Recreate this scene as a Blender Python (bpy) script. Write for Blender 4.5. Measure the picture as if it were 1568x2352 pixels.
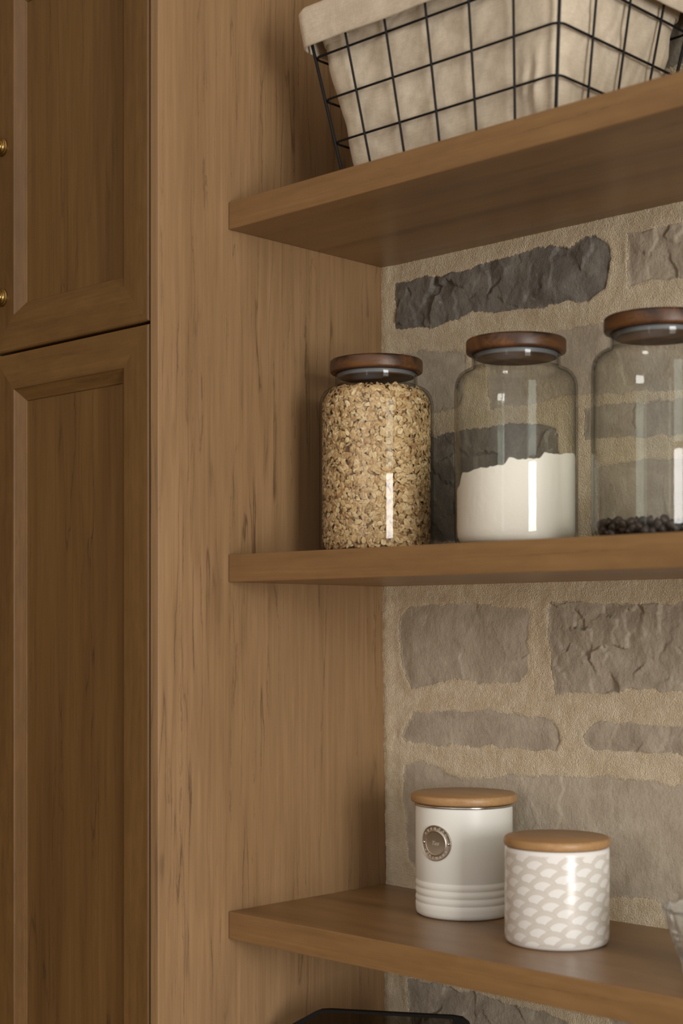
import bpy, bmesh, math, random
import numpy as np
from mathutils import Vector, Matrix

sc = bpy.context.scene
for o in list(bpy.data.objects):
    bpy.data.objects.remove(o)
C = sc.collection
R = math.radians
random.seed(7)
rng = np.random.default_rng(11)

# ------------------------------------------------------------------ camera
cam_d = bpy.data.cameras.new('camera')
cam = bpy.data.objects.new('camera', cam_d); C.objects.link(cam)
cam.location = (1.287, -1.392, 1.5)
cam.rotation_euler = (R(90), 0, R(44.2))
cam_d.sensor_width = 36; cam_d.lens = 54.0
cam_d.shift_y = 0.1148
cam_d.clip_start = 0.02; cam_d.clip_end = 50
cam_d.dof.use_dof = True
cam_d.dof.focus_distance = 1.80
cam_d.dof.aperture_fstop = 4.8
sc.camera = cam

# ------------------------------------------------------------------ light and exposure
world = bpy.data.worlds.new('world'); sc.world = world
world.use_nodes = True
wt = world.node_tree; bg = wt.nodes['Background']
def wmath(op, *v):
    nd = wt.nodes.new('ShaderNodeMath'); nd.operation = op
    for i, x in enumerate(v):
        if isinstance(x, bpy.types.NodeSocket): wt.links.new(x, nd.inputs[i])
        else: nd.inputs[i].default_value = x
    return nd.outputs[0]
# the room around: dim and warm, brighter towards the glazed side and the ceiling
wtc = wt.nodes.new('ShaderNodeTexCoord'); wdot = wt.nodes.new('ShaderNodeVectorMath'); wdot.operation = 'DOT_PRODUCT'
wt.links.new(wtc.outputs['Generated'], wdot.inputs[0]); wdot.inputs[1].default_value = (0.40, -0.87, 0.28)
wsep = wt.nodes.new('ShaderNodeSeparateXYZ'); wt.links.new(wtc.outputs['Generated'], wsep.inputs[0])
wlobe = wmath('POWER', wmath('MAXIMUM', wdot.outputs['Value'], 0.0), 2.5)
wlobe = wmath('MULTIPLY', wlobe, wmath('MINIMUM', wmath('MAXIMUM', wmath('MULTIPLY_ADD', wsep.outputs['Z'], 2.2, 0.72), 0.12), 1.0))
wtop = wmath('MAXIMUM', wsep.outputs['Z'], 0.0)
wmix = wt.nodes.new('ShaderNodeMix'); wmix.data_type = 'RGBA'
wt.links.new(wlobe, wmix.inputs[0]); wmix.inputs[6].default_value = (1.0, 0.64, 0.31, 1); wmix.inputs[7].default_value = (0.97, 0.98, 1.0, 1)
wt.links.new(wmix.outputs[2], bg.inputs['Color'])
wt.links.new(wmath('ADD', wmath('ADD', wmath('MULTIPLY', wlobe, 0.70), wmath('MULTIPLY', wtop, 0.14)), 0.046), bg.inputs['Strength'])

def area(name, loc, aim, sx, sy, power, col):
    l = bpy.data.lights.new(name, 'AREA'); l.shape = 'RECTANGLE'
    l.size = sx; l.size_y = sy; l.energy = power; l.color = col
    o = bpy.data.objects.new(name, l); C.objects.link(o)
    o.location = loc
    o.rotation_euler = (Vector(aim) - Vector(loc)).to_track_quat('-Z', 'Y').to_euler()
    return o
area('window_daylight', (3.18, -1.30, 1.45), (0.2, -0.15, 1.45), 0.78, 1.15, 37, (1.0, 0.98, 0.96))
area('terrace_bounce', (3.18, -1.30, 0.46), (0.2, -0.15, 0.46), 0.78, 0.80, 4.0, (1.0, 0.88, 0.80))
area('far_window_daylight', (1.3, -4.2, 1.9), (0.2, -0.15, 1.5), 0.3, 1.3, 1.3, (0.88, 1.0, 0.88))
area('curtained_window_top', (3.18, -1.30, 2.36), (0.2, -0.15, 2.0), 0.78, 0.60, 4.0, (0.88, 1.0, 0.90))
sc.view_settings.view_transform = 'Standard'
sc.view_settings.look = 'None'
sc.view_settings.exposure = 0.64
sc.view_settings.gamma = 1.0
sc.view_settings.use_curve_mapping = False
sc.cycles.use_denoising = True
sc.cycles.max_bounces = 8
sc.cycles.diffuse_bounces = 3
sc.cycles.transparent_max_bounces = 32
sc.cycles.glossy_bounces = 4
sc.cycles.transmission_bounces = 8
sc.cycles.sample_clamp_indirect = 3.0

# ------------------------------------------------------------------ node helper
class G:
    def __init__(s, name):
        s.m = bpy.data.materials.new(name); s.m.use_nodes = True
        s.t = s.m.node_tree; s.t.nodes.clear()
        s.out = s.t.nodes.new('ShaderNodeOutputMaterial')
    def n(s, typ, **kw):
        nd = s.t.nodes.new(typ)
        for k, v in kw.items(): setattr(nd, k, v)
        return nd
    def set(s, sock, v):
        if isinstance(v, bpy.types.NodeSocket): s.t.links.new(v, sock)
        elif isinstance(v, (tuple, list)) and len(v) == 3 and sock.type == 'RGBA': sock.default_value = (*v, 1)
        else: sock.default_value = v
    def math(s, op, a, b=0.0, c=None, clamp=False):
        nd = s.n('ShaderNodeMath', operation=op, use_clamp=clamp)
        s.set(nd.inputs[0], a); s.set(nd.inputs[1], b)
        if c is not None: s.set(nd.inputs[2], c)
        return nd.outputs[0]
    def mix(s, f, a, b, mode='MIX'):
        nd = s.n('ShaderNodeMix', data_type='RGBA', blend_type=mode)
        s.set(nd.inputs[0], f); s.set(nd.inputs[6], a); s.set(nd.inputs[7], b)
        return nd.outputs[2]
    def mixf(s, f, a, b):
        nd = s.n('ShaderNodeMix', data_type='FLOAT')
        s.set(nd.inputs[0], f); s.set(nd.inputs[2], a); s.set(nd.inputs[3], b)
        return nd.outputs[0]
    def step(s, v, lo, hi, a=0.0, b=1.0):
        nd = s.n('ShaderNodeMapRange', interpolation_type='SMOOTHSTEP')
        for i, x in enumerate((v, lo, hi, a, b)): s.set(nd.inputs[i], x)
        return nd.outputs[0]
    def obj(s, scale=(1, 1, 1), loc=(0, 0, 0), rot=(0, 0, 0), warp=None):
        tc = s.n('ShaderNodeTexCoord'); mp = s.n('ShaderNodeMapping')
        s.t.links.new(warp if warp is not None else tc.outputs['Object'], mp.inputs['Vector'])
        mp.inputs['Scale'].default_value = scale
        mp.inputs['Location'].default_value = loc
        mp.inputs['Rotation'].default_value = rot
        return mp.outputs[0]
    def noise(s, vec, scale, detail=2.0, rough=0.5, dist=0.0):
        nd = s.n('ShaderNodeTexNoise')
        s.set(nd.inputs['Vector'], vec)
        nd.inputs['Scale'].default_value = scale; nd.inputs['Detail'].default_value = detail
        nd.inputs['Roughness'].default_value = rough; nd.inputs['Distortion'].default_value = dist
        return nd.outputs['Fac']
    def voro(s, vec, scale, feature='F1'):
        nd = s.n('ShaderNodeTexVoronoi', feature=feature)
        s.set(nd.inputs['Vector'], vec); nd.inputs['Scale'].default_value = scale
        return nd.outputs['Distance']
    def bump(s, h, strength=0.5, dist=0.001, nrm=None):
        nd = s.n('ShaderNodeBump'); nd.inputs['Strength'].default_value = strength
        nd.inputs['Distance'].default_value = dist
        s.set(nd.inputs['Height'], h)
        if nrm is not None: s.set(nd.inputs['Normal'], nrm)
        return nd.outputs[0]
    def bsdf(s, col, rough=0.5, metal=0.0, nrm=None, **kw):
        b = s.n('ShaderNodeBsdfPrincipled')
        s.set(b.inputs['Base Color'], col); s.set(b.inputs['Roughness'], rough)
        s.set(b.inputs['Metallic'], metal)
        if nrm is not None: s.set(b.inputs['Normal'], nrm)
        for k, v in kw.items(): s.set(b.inputs[k.replace('_', ' ')], v)
        s.t.links.new(b.outputs[0], s.out.inputs[0])
        return s.m

def simple(name, col, rough=0.5, metal=0.0, **kw):
    return G(name).bsdf(col, rough, metal, **kw)

def wood(name, axis, light, mid, dark, line, rough=0.42, lines=1.0, off=(0, 0, 0), contrast=1.0, mottle=0.0, msk0=0.50, k0=1.0, spec=0.45):
    """long grained wood; axis = 'X','Y' or 'Z' is the direction of the grain"""
    g = G(name)
    k = 'XYZ'.index(axis)
    def sc_(a):
        v = [k0, k0, k0]; v[k] = a * k0; return tuple(v)
    p1 = g.obj(sc_(0.10), off); p2 = g.obj(sc_(0.055), off); p3 = g.obj(sc_(0.012), off); p0 = g.obj((1, 1, 1), off)
    # a jagged little sideways wander for the dark lines
    wn = g.n('ShaderNodeTexNoise'); g.set(wn.inputs['Vector'], g.obj(sc_(0.22), (1.7, 0.4, 2.9)))
    wn.inputs['Scale'].default_value = 38; wn.inputs['Detail'].default_value = 5; wn.inputs['Roughness'].default_value = 0.62
    wv = g.n('ShaderNodeVectorMath', operation='MULTIPLY_ADD'); g.t.links.new(wn.outputs['Color'], wv.inputs[0])
    amp = 0.011 / k0
    wv.inputs[1].default_value = (amp, amp, amp); tcw = g.n('ShaderNodeTexCoord'); g.t.links.new(tcw.outputs['Object'], wv.inputs[2])
    WARP = wv.outputs[0]
    broad = g.noise(p1, 9, 4, 0.55, 0.4)
    col = g.mix(g.step(broad, 0.34, 0.66), mid, light)
    darkz = g.noise(p2, 16, 3, 0.5, 0.3)
    col = g.mix(g.math('MULTIPLY', g.step(darkz, 0.52, 0.74), 0.75 * contrast), col, dark)
    # contour lines of a stretched noise give long lines and pointed loops
    v = g.noise(g.obj(sc_(0.055), off, warp=WARP), 13, 3.5, 0.55, 0.25)
    fr = g.math('PINGPONG', g.math('MULTIPLY', v, 11.0), 0.5)
    thin = g.step(fr, 0.0, 0.06, 1.0, 0.0)
    msk = g.step(g.noise(p1, 12, 2, 0.5), msk0, msk0 + 0.14)
    brk = g.step(g.noise(g.obj(sc_(0.25), (3, 1, 2)), 45, 2, 0.5), 0.42, 0.62)
    ln = g.math('MULTIPLY', g.math('MULTIPLY', thin, msk), g.math('MULTIPLY', brk, 0.75 * lines))
    soft = g.math('MULTIPLY', g.step(fr, 0.0, 0.28, 1.0, 0.0), g.math('MULTIPLY', msk, 0.30 * lines))
    col = g.mix(soft, col, dark)
    # a few sharp drying cracks
    v4 = g.noise(g.obj(sc_(0.035), (5.3 + off[0], 2.1, 7.7), warp=WARP), 11, 5, 0.6, 0.12)
    cr = g.step(g.math('ABSOLUTE', g.math('SUBTRACT', v4, 0.5)), 0.0, 0.0028, 1.0, 0.0)
    cm = g.step(g.noise(g.obj(sc_(0.14), (1.3, 8.1 + off[1], 0.4)), 12, 3, 0.6), 0.54, 0.64)
    crk = g.math('MULTIPLY', cr, g.math('MULTIPLY', cm, 0.48 * lines))
    fib = g.noise(p3, 420, 3, 0.6)
    fib2 = g.noise(p2, 150, 3, 0.65)
    col = g.mix(1.0, col, g.mix(fib, (0.80, 0.79, 0.77), (1.16, 1.16, 1.16)), 'MULTIPLY')
    col = g.mix(1.0, col, g.mix(g.step(fib2, 0.3, 0.7), (0.91, 0.905, 0.89), (1.05, 1.05, 1.05)), 'MULTIPLY')
    if mottle:
        mo = g.noise(g.obj(sc_(0.35), off), 60, 4, 0.65, 0.6)
        col = g.mix(mottle, col, g.mix(g.step(mo, 0.30, 0.70), (0.86, 0.85, 0.83), (1.07, 1.07, 1.07)), 'MULTIPLY')
    col = g.mix(g.math('MAXIMUM', ln, crk), col, line)
    v5 = g.noise(g.obj(sc_(0.010), (2.2, 6.1, off[2]), warp=WARP), 75, 2.5, 0.5)
    fl5 = g.math('MULTIPLY', g.step(g.math('ABSOLUTE', g.math('SUBTRACT', v5, 0.47)), 0.0, 0.012, 1.0, 0.0), g.step(g.noise(g.obj(sc_(0.12), (0.7, 3.3, 1.9)), 22, 3, 0.6), 0.44, 0.62))
    col = g.mix(g.math('MULTIPLY', fl5, 0.5 * lines), col, line)
    grain = g.noise(p0, 1400, 2, 0.6)
    col = g.mix(0.5, col, g.mix(grain, (0.86, 0.86, 0.86), (1.12, 1.12, 1.12)), 'MULTIPLY')
    h = g.math('ADD', g.math('MULTIPLY', fib, 0.5), g.math('MULTIPLY', grain, 0.35))
    return g.bsdf(col, g.mixf(fib2, rough - 0.06, rough + 0.08), 0.0, g.bump(h, 0.25, 0.0006), Specular_IOR_Level=spec)

W_L, W_M, W_D, W_LINE = (0.335, 0.205, 0.104), (0.280, 0.168, 0.080), (0.175, 0.098, 0.042), (0.075, 0.042, 0.020)
D_L, D_M, D_D, D_LINE = (0.180, 0.095, 0.030), (0.150, 0.076, 0.023), (0.098, 0.047, 0.013), (0.050, 0.026, 0.011)
S_L, S_M, S_D = (0.285, 0.162, 0.068), (0.240, 0.132, 0.052), (0.155, 0.082, 0.030)
M_panel = wood('brown_laminate_wood_upright', 'Z', W_L, W_M, W_D, W_LINE, lines=0.95, msk0=0.43)
M_doorv = wood('brown_door_wood_upright', 'Z', D_L, D_M, D_D, D_LINE, lines=0.55, off=(4, 3, 1), mottle=0.8)
M_doorh = wood('brown_door_wood_level', 'X', D_L, D_M, D_D, D_LINE, lines=0.45, off=(2, 7, 5), mottle=0.8)
M_center = wood('brown_door_panel_wood', 'Z', D_L, D_M, D_D, D_LINE, lines=1.0, off=(9, 1, 3.2), msk0=0.46)
M_shelf = wood('brown_shelf_wood', 'X', S_L, S_M, S_D, D_LINE, lines=0.6, off=(1, 4, 2), mottle=0.5, rough=0.34, spec=0.55)
M_acacia = wood('dark_acacia_wood', 'X', (0.190, 0.078, 0.022), (0.060, 0.025, 0.010), (0.020, 0.009, 0.005), (0.010, 0.005, 0.003), rough=0.40, lines=0.7, contrast=1.3, off=(.3, .2, .7), k0=4.0, msk0=0.4)
M_bamboo = wood('pale_bamboo_wood', 'X', (0.46, 0.275, 0.125), (0.40, 0.228, 0.098), (0.31, 0.165, 0.066), (0.18, 0.095, 0.038), rough=0.4, lines=0.35, k0=1.8)
M_gap = simple('black_gap_shade', (0.012, 0.009, 0.006), 0.8)  # near-black carcass colour stands in for the shade in the door gaps
M_brass = G('aged_brass'); M_brass = M_brass.bsdf((0.30, 0.19, 0.065), 0.32, 1.0)
M_wire = simple('matt_black_wire', (0.006, 0.006, 0.0065), 0.5, 0.0, Specular_IOR_Level=0.25)
M_steel = simple('polished_steel', (0.62, 0.60, 0.57), 0.18, 1.0)
M_badge = simple('grey_pewter_metal', (0.50, 0.45, 0.39), 0.40, 1.0)
M_letter = simple('bright_pewter_metal', (0.72, 0.66, 0.57), 0.4, 0.6)
M_seal = simple('grey_silicone', (0.15, 0.155, 0.17), 0.5)
M_black = simple('black_plastic', (0.006, 0.005, 0.0045), 0.55, 0.0, Specular_IOR_Level=0.15)
M_enamel = simple('cream_enamel', (0.82, 0.82, 0.765), 0.40, 0.0, Specular_IOR_Level=0.4)

def glass_mat(name, tint, base=0.045, smoke=None, rough=0.015):
    g = G(name)
    lw = g.n('ShaderNodeLayerWeight'); lw.inputs['Blend'].default_value = 0.5
    f5 = g.math('POWER', lw.outputs['Facing'], 4.5)
    fr = g.math('ADD', g.math('MULTIPLY', f5, 0.6), base, clamp=True)
    fr = g.math('MULTIPLY', fr, g.math('SUBTRACT', 1.0, g.n('ShaderNodeNewGeometry').outputs['Backfacing']))
    tr = g.n('ShaderNodeBsdfTransparent')
    edge = g.math('POWER', lw.outputs['Facing'], 4.0)
    g.set(tr.inputs[0], g.mix(edge, tint, tuple(c * 0.30 for c in tint)))
    gl = g.n('ShaderNodeBsdfGlossy'); gl.inputs['Roughness'].default_value = rough
    ms = g.n('ShaderNodeMixShader')
    g.set(ms.inputs[0], fr); g.t.links.new(tr.outputs[0], ms.inputs[1]); g.t.links.new(gl.outputs[0], ms.inputs[2])
    g.t.links.new(ms.outputs[0], g.out.inputs[0])
    return g.m
M_glass = glass_mat('clear_jar_glass', (0.985, 0.988, 0.975), 0.034)
M_smoke = glass_mat('smoked_acrylic', (0.50, 0.48, 0.45), 0.006)
gg = G('pressed_clear_glass')
M_pressed = gg.bsdf((0.97, 0.985, 0.96), 0.08, 0.0, Transmission_Weight=0.86, IOR=1.46)

def fabric():
    g = G('natural_cotton')
    p = g.obj()
    wv = g.math('MULTIPLY', g.noise(g.obj((1, 1, 0.12)), 900, 2, 0.6), g.noise(g.obj((0.12, 0.12, 1)), 900, 2, 0.6))
    cl = g.noise(p, 40, 3, 0.55)
    col = g.mix(g.step(cl, 0.3, 0.7), (0.60, 0.51, 0.385), (0.68, 0.59, 0.46))
    col = g.mix(0.5, col, g.mix(g.step(wv, 0.12, 0.36), (0.82, 0.80, 0.77), (1.08, 1.08, 1.08)), 'MULTIPLY')
    fol = g.noise(p, 22, 3, 0.5, 0.8)
    b1 = g.bump(fol, 0.30, 0.005)
    return g.bsdf(col, 0.9, 0.0, g.bump(wv, 0.5, 0.0006, b1), Sheen_Weight=0.15)
M_cloth = fabric()

def vcol_mat(name, lo, mid, hi, rough=0.75):
    g = G(name)
    at = g.n('ShaderNodeAttribute', attribute_name='tone')
    f = at.outputs['Fac']
    nz = g.noise(g.obj(), 900, 3, 0.6)
    c = g.mix(g.step(f, 0.0, 0.5), lo, g.mix(g.step(f, 0.5, 1.0), mid, hi))
    c = g.mix(0.7, c, g.mix(nz, (0.68, 0.64, 0.58), (1.25, 1.25, 1.22)), 'MULTIPLY')
    return g.bsdf(c, rough)
M_oat = vcol_mat('rolled_oats', (0.36, 0.20, 0.085), (0.62, 0.43, 0.22), (0.80, 0.66, 0.43))
M_oatcore = simple('oat_gap_shade', (0.26, 0.155, 0.07), 0.9)  # darker brown core, shade between the flakes painted as its colour
M_chip = simple('dark_chocolate', (0.045, 0.033, 0.027), 0.48)
gf = G('white_flour')
M_flour = gf.bsdf((0.88, 0.84, 0.77), 0.95, 0.0, gf.bump(gf.noise(gf.obj(), 180, 5, 0.6), 0.25, 0.002))

def scallop(R0):
    """white glaze with rows of grey overlapping fans"""
    g = G('white_glaze_with_fan_pattern')
    tc = g.n('ShaderNodeTexCoord'); sp = g.n('ShaderNodeSeparateXYZ')
    g.t.links.new(tc.outputs['Object'], sp.inputs[0])
    th = g.math('ARCTAN2', sp.outputs['Y'], sp.outputs['X'])
    u0 = g.math('MULTIPLY', th, R0); z0 = sp.outputs['Z']
    ca, sa = 1.0, 0.0
    u = g.math('ADD', g.math('ADD', g.math('MULTIPLY', u0, ca), g.math('MULTIPLY', z0, -sa)), 3.011)
    v = g.math('ADD', g.math('ADD', g.math('MULTIPLY', u0, sa), g.math('MULTIPLY', z0, ca)), 1.0)
    Wd, H, r = 0.0360, 0.0066, 0.0174
    k = g.math('FLOOR', g.math('DIVIDE', v, H))
    def dist(j):
        off = g.math('MULTIPLY', j, -0.41 * Wd)
        x = g.math('DIVIDE', g.math('SUBTRACT', u, off), Wd)
        fx = g.math('MULTIPLY', g.math('SUBTRACT', g.math('FRACT', x), 0.5), Wd)
        dy = g.math('SUBTRACT', v, g.math('MULTIPLY', j, H))
        return g.math('DIVIDE', g.math('SQRT', g.math('ADD', g.math('MULTIPLY', fx, fx), g.math('MULTIPLY', dy, dy))), r)
    d2 = dist(g.math('SUBTRACT', k, 2.0)); d1 = dist(g.math('SUBTRACT', k, 1.0)); d0 = dist(k)
    d = g.mixf(g.math('LESS_THAN', d1, 1.0), d0, d1)
    d = g.mixf(g.math('LESS_THAN', d2, 1.0), d, d2)
    band = g.math('MULTIPLY', g.step(d, 0.66, 0.70), g.math('LESS_THAN', d, 1.0))
    def ringl(c, w): return g.step(g.math('ABSOLUTE', g.math('SUBTRACT', d, c)), 0.0, w, 1.0, 0.0)
    l = g.math('MAXIMUM', ringl(0.97, 0.06), g.math('MAXIMUM', ringl(0.87, 0.05), ringl(0.77, 0.05)))
    white, grey, lin = (0.80, 0.785, 0.755), (0.72, 0.685, 0.635), (0.55, 0.51, 0.455)
    inb = g.math('MULTIPLY', g.step(z0, 0.004, 0.006), g.step(z0, 0.0935, 0.0925, 0.0, 1.0))
    inb = g.math('MULTIPLY', g.step(z0, 0.003, 0.005), g.step(z0, 0.0915, 0.0935, 1.0, 0.0))
    col = g.mix(g.math('MULTIPLY', band, inb), white, grey)
    col = g.mix(g.math('MULTIPLY', l, g.math('MULTIPLY', inb, 0.9)), col, lin)
    return g.bsdf(col, 0.21, 0.0, Specular_IOR_Level=0.4)

# ------------------------------------------------------------------ mesh helpers
def link(name, me, mat, parent=None, smooth=False, auto=None):
    o = bpy.data.objects.new(name, me); C.objects.link(o)
    for m in (mat if isinstance(mat, (list, tuple)) else [mat]): me.materials.append(m)
    if parent is not None: o.parent = parent
    if smooth:
        me.polygons.foreach_set('use_smooth', [True] * len(me.polygons))
        if auto is not None: me.set_sharp_from_angle(angle=R(auto))
    return o
def from_bm(name, bm, mat, parent=None, smooth=False, auto=None):
    bmesh.ops.recalc_face_normals(bm, faces=bm.faces)
    me = bpy.data.meshes.new(name); bm.to_mesh(me); bm.free()
    return link(name, me, mat, parent, smooth, auto)
def from_np(name, v, f, mat, parent=None, smooth=True, auto=None):
    me = bpy.data.meshes.new(name)
    v = np.asarray(v, dtype=np.float32); f = np.asarray(f, dtype=np.int32)
    n = f.shape[1]
    me.vertices.add(len(v)); me.vertices.foreach_set('co', v.ravel())
    me.loops.add(f.size); me.loops.foreach_set('vertex_index', f.ravel())
    me.polygons.add(len(f)); me.polygons.foreach_set('loop_start', np.arange(0, f.size, n, dtype=np.int32))
    me.polygons.foreach_set('loop_total', np.full(len(f), n, dtype=np.int32))
    me.update(calc_edges=True); me.validate()
    return link(name, me, mat, parent, smooth, auto)
def empty(name, loc, rz=0.0):
    o = bpy.data.objects.new(name, None); C.objects.link(o)
    o.location = loc; o.rotation_euler = (0, 0, rz); o.empty_display_size = 0.02
    return o
def tag(o, label=None, cat=None, group=None, kind=None):
    for k, v in (('label', label), ('category', cat), ('group', group), ('kind', kind)):
        if v: o[k] = v
    return o
def box_bm(x0, x1, y0, y1, z0, z1, bev=0.0, seg=2, bm=None):
    b = bmesh.new()
    vs = [b.verts.new((x, y, z)) for x in (x0, x1) for y in (y0, y1) for z in (z0, z1)]
    for q in ((0, 1, 3, 2), (4, 6, 7, 5), (0, 4, 5, 1), (2, 3, 7, 6), (0, 2, 6, 4), (1, 5, 7, 3)):
        b.faces.new([vs[i] for i in q])
    bmesh.ops.recalc_face_normals(b, faces=b.faces)
    if bev: bmesh.ops.bevel(b, geom=list(b.edges), offset=bev, segments=seg, profile=0.6, affect='EDGES')
    if bm is None: return b
    me = bpy.data.meshes.new('t'); b.to_mesh(me); b.free(); bm.from_mesh(me); bpy.data.meshes.remove(me)
    return bm
def lathe_bm(prof, n=96, closed=False):
    """revolve (r, z) points about Z; points at r=0 become poles; closed joins last to first"""
    b = bmesh.new(); rings = []
    for r, z in prof:
        if r < 1e-7: rings.append([b.verts.new((0, 0, z))])
        else: rings.append([b.verts.new((r * math.cos(2 * math.pi * i / n), r * math.sin(2 * math.pi * i / n), z)) for i in range(n)])
    pairs = list(zip(rings[:-1], rings[1:])) + ([(rings[-1], rings[0])] if closed else [])
    for A, B in pairs:
        for i in range(n):
            j = (i + 1) % n
            if len(A) == 1 and len(B) == 1: continue
            if len(A) == 1: b.faces.new((A[0], B[i], B[j]))
            elif len(B) == 1: b.faces.new((A[i], B[0], A[j]))
            else: b.faces.new((A[i], B[i], B[j], A[j]))
    return b
def tube_bm(b, pts, r, n=8, closed=False):
    pts = [Vector(p) for p in pts]; N = len(pts); rings = []
    up = None
    for i, p in enumerate(pts):
        a = pts[(i - 1) % N] if (closed or i > 0) else p
        c = pts[(i + 1) % N] if (closed or i < N - 1) else p
        t = (c - a).normalized()
        if up is None:
            up = Vector((0, 0, 1)) if abs(t.z) < 0.9 else Vector((0, 1, 0))
        sx = t.cross(up).normalized(); sy = sx.cross(t).normalized(); up = sy
        rings.append([b.verts.new(p + r * (math.cos(2 * math.pi * k / n) * sx + math.sin(2 * math.pi * k / n) * sy)) for k in range(n)])
    for i in range(N if closed else N - 1):
        A, B = rings[i], rings[(i + 1) % N]
        for k in range(n):
            b.faces.new((A[k], A[(k + 1) % n], B[(k + 1) % n], B[k]))
    if not closed:
        b.faces.new(rings[0]); b.faces.new(list(reversed(rings[-1])))
    return b

# 2-D gradient noise for sculpted surfaces
_perm = rng.permutation(1024)
_ang = rng.random(1024) * 2 * np.pi
def gnoise(x, y, seed=0):
    xi = np.floor(x).astype(int); yi = np.floor(y).astype(int)
    xf = x - xi; yf = y - yi
    def gr(ix, iy, dx, dy):
        h = _perm[(_perm[(ix + seed * 31) % 1024] + iy) % 1024]
        return np.cos(_ang[h]) * dx + np.sin(_ang[h]) * dy
    u = xf * xf * xf * (xf * (xf * 6 - 15) + 10); v = yf * yf * yf * (yf * (yf * 6 - 15) + 10)
    a = gr(xi, yi, xf, yf); b = gr(xi + 1, yi, xf - 1, yf); c = gr(xi, yi + 1, xf, yf - 1); d = gr(xi + 1, yi + 1, xf - 1, yf - 1)
    return (a * (1 - u) + b * u) * (1 - v) + (c * (1 - u) + d * u) * v
def fbm(x, y, oct=4, seed=0, gain=0.5):
    s = 0; a = 1.0
    for i in range(oct):
        s = s + a * gnoise(x * 2 ** i, y * 2 ** i, seed + i * 7); a *= gain
    return s

# ================================================================== SETTING
fl = from_bm('floor', box_bm(-1.0, 3.0, -3.0, 0.1, -0.05, 0.0), simple('beige_floor_tile', (0.42, 0.36, 0.28), 0.5))
tag(fl, kind='structure')

# ---- stone wall: one surface, stones bedded in raised sandy mortar
STONES = [  # outline (x, z), tone, roughness of the face, seed
 ([(0.022,1.925),(0.09,1.923),(0.124,1.92),(0.153,1.926),(0.189,1.928),(0.22,1.929),(0.256,1.931),(0.28,1.923),(0.298,1.931),(0.315,1.929),(0.333,1.918),(0.335,1.903),(0.329,1.871),(0.309,1.862),(0.28,1.864),(0.244,1.862),(0.201,1.866),(0.176,1.866),(0.143,1.872),(0.117,1.866),(0.08,1.862),(0.041,1.867),(0.023,1.868)], 0.12, 1.5),
 ([(0.36,1.925),(0.392,1.925),(0.52,1.923),(0.53,1.867),(0.414,1.867),(0.387,1.871),(0.358,1.867)], 0.62, 1.0),
 ([(0.017,1.838),(0.08,1.834),(0.117,1.832),(0.133,1.824),(0.134,1.81),(0.124,1.765),(0.09,1.757),(0.02,1.76)], 0.52, 0.6),
 ([(0.163,1.831),(0.22,1.834),(0.268,1.831),(0.309,1.835),(0.392,1.827),(0.52,1.825),(0.52,1.749),(0.392,1.751),(0.298,1.759),(0.22,1.755),(0.169,1.757)], 0.62, 0.7),
 ([(0.037,1.731),(0.09,1.732),(0.117,1.734),(0.207,1.736),(0.262,1.726),(0.271,1.696),(0.268,1.653),(0.274,1.605),(0.041,1.605)], 0.22, 1.1),  # dark tone: shade behind the jars is put into this stone's colour
 ([(0.301,1.743),(0.365,1.742),(0.52,1.738),(0.53,1.697),(0.382,1.706),(0.303,1.708)], 0.45, 0.7),
 ([(0.318,1.676),(0.365,1.68),(0.50,1.675),(0.50,1.605),(0.321,1.605)], 0.55, 0.7),
 ([(0.028,1.514),(0.048,1.527),(0.09,1.53),(0.13,1.531),(0.169,1.529),(0.189,1.525),(0.22,1.525),(0.227,1.517),(0.223,1.488),(0.227,1.473),(0.223,1.451),(0.214,1.441),(0.156,1.438),(0.11,1.44),(0.09,1.438),(0.048,1.427),(0.037,1.445),(0.028,1.482)], 0.58, 0.7),
 ([(0.252,1.522),(0.259,1.531),(0.309,1.53),(0.365,1.527),(0.428,1.528),(0.56,1.527),(0.57,1.435),(0.414,1.434),(0.382,1.436),(0.36,1.436),(0.309,1.43),(0.262,1.428),(0.259,1.459),(0.253,1.493)], 0.50, 1.25),
 ([(0.032,1.37),(0.041,1.387),(0.052,1.399),(0.09,1.403),(0.13,1.402),(0.169,1.406),(0.22,1.403),(0.256,1.401),(0.267,1.387),(0.271,1.376),(0.262,1.363),(0.22,1.365),(0.169,1.365),(0.09,1.362),(0.037,1.365)], 0.54, 0.55),
 ([(0.302,1.383),(0.309,1.393),(0.321,1.4),(0.365,1.4),(0.408,1.399),(0.53,1.399),(0.53,1.369),(0.392,1.37),(0.315,1.368),(0.302,1.376)], 0.55, 0.9),
 ([(0.034,1.333),(0.052,1.34),(0.076,1.339),(0.103,1.33),(0.13,1.324),(0.176,1.33),(0.25,1.338),(0.338,1.34),(0.382,1.339),(0.50,1.335),(0.51,1.219),(0.403,1.212),(0.354,1.215),(0.332,1.207),(0.22,1.204),(0.055,1.21),(0.041,1.223),(0.037,1.259),(0.032,1.296)], 0.66, 0.55),
 ([(0.041,1.076),(0.076,1.077),(0.156,1.075),(0.25,1.069),(0.28,1.067),(0.292,0.994),(0.045,0.943)], 0.45, 1.2),
]
_rr = random.Random(5)                       # the wall goes on in the same bond to the right and above
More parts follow.
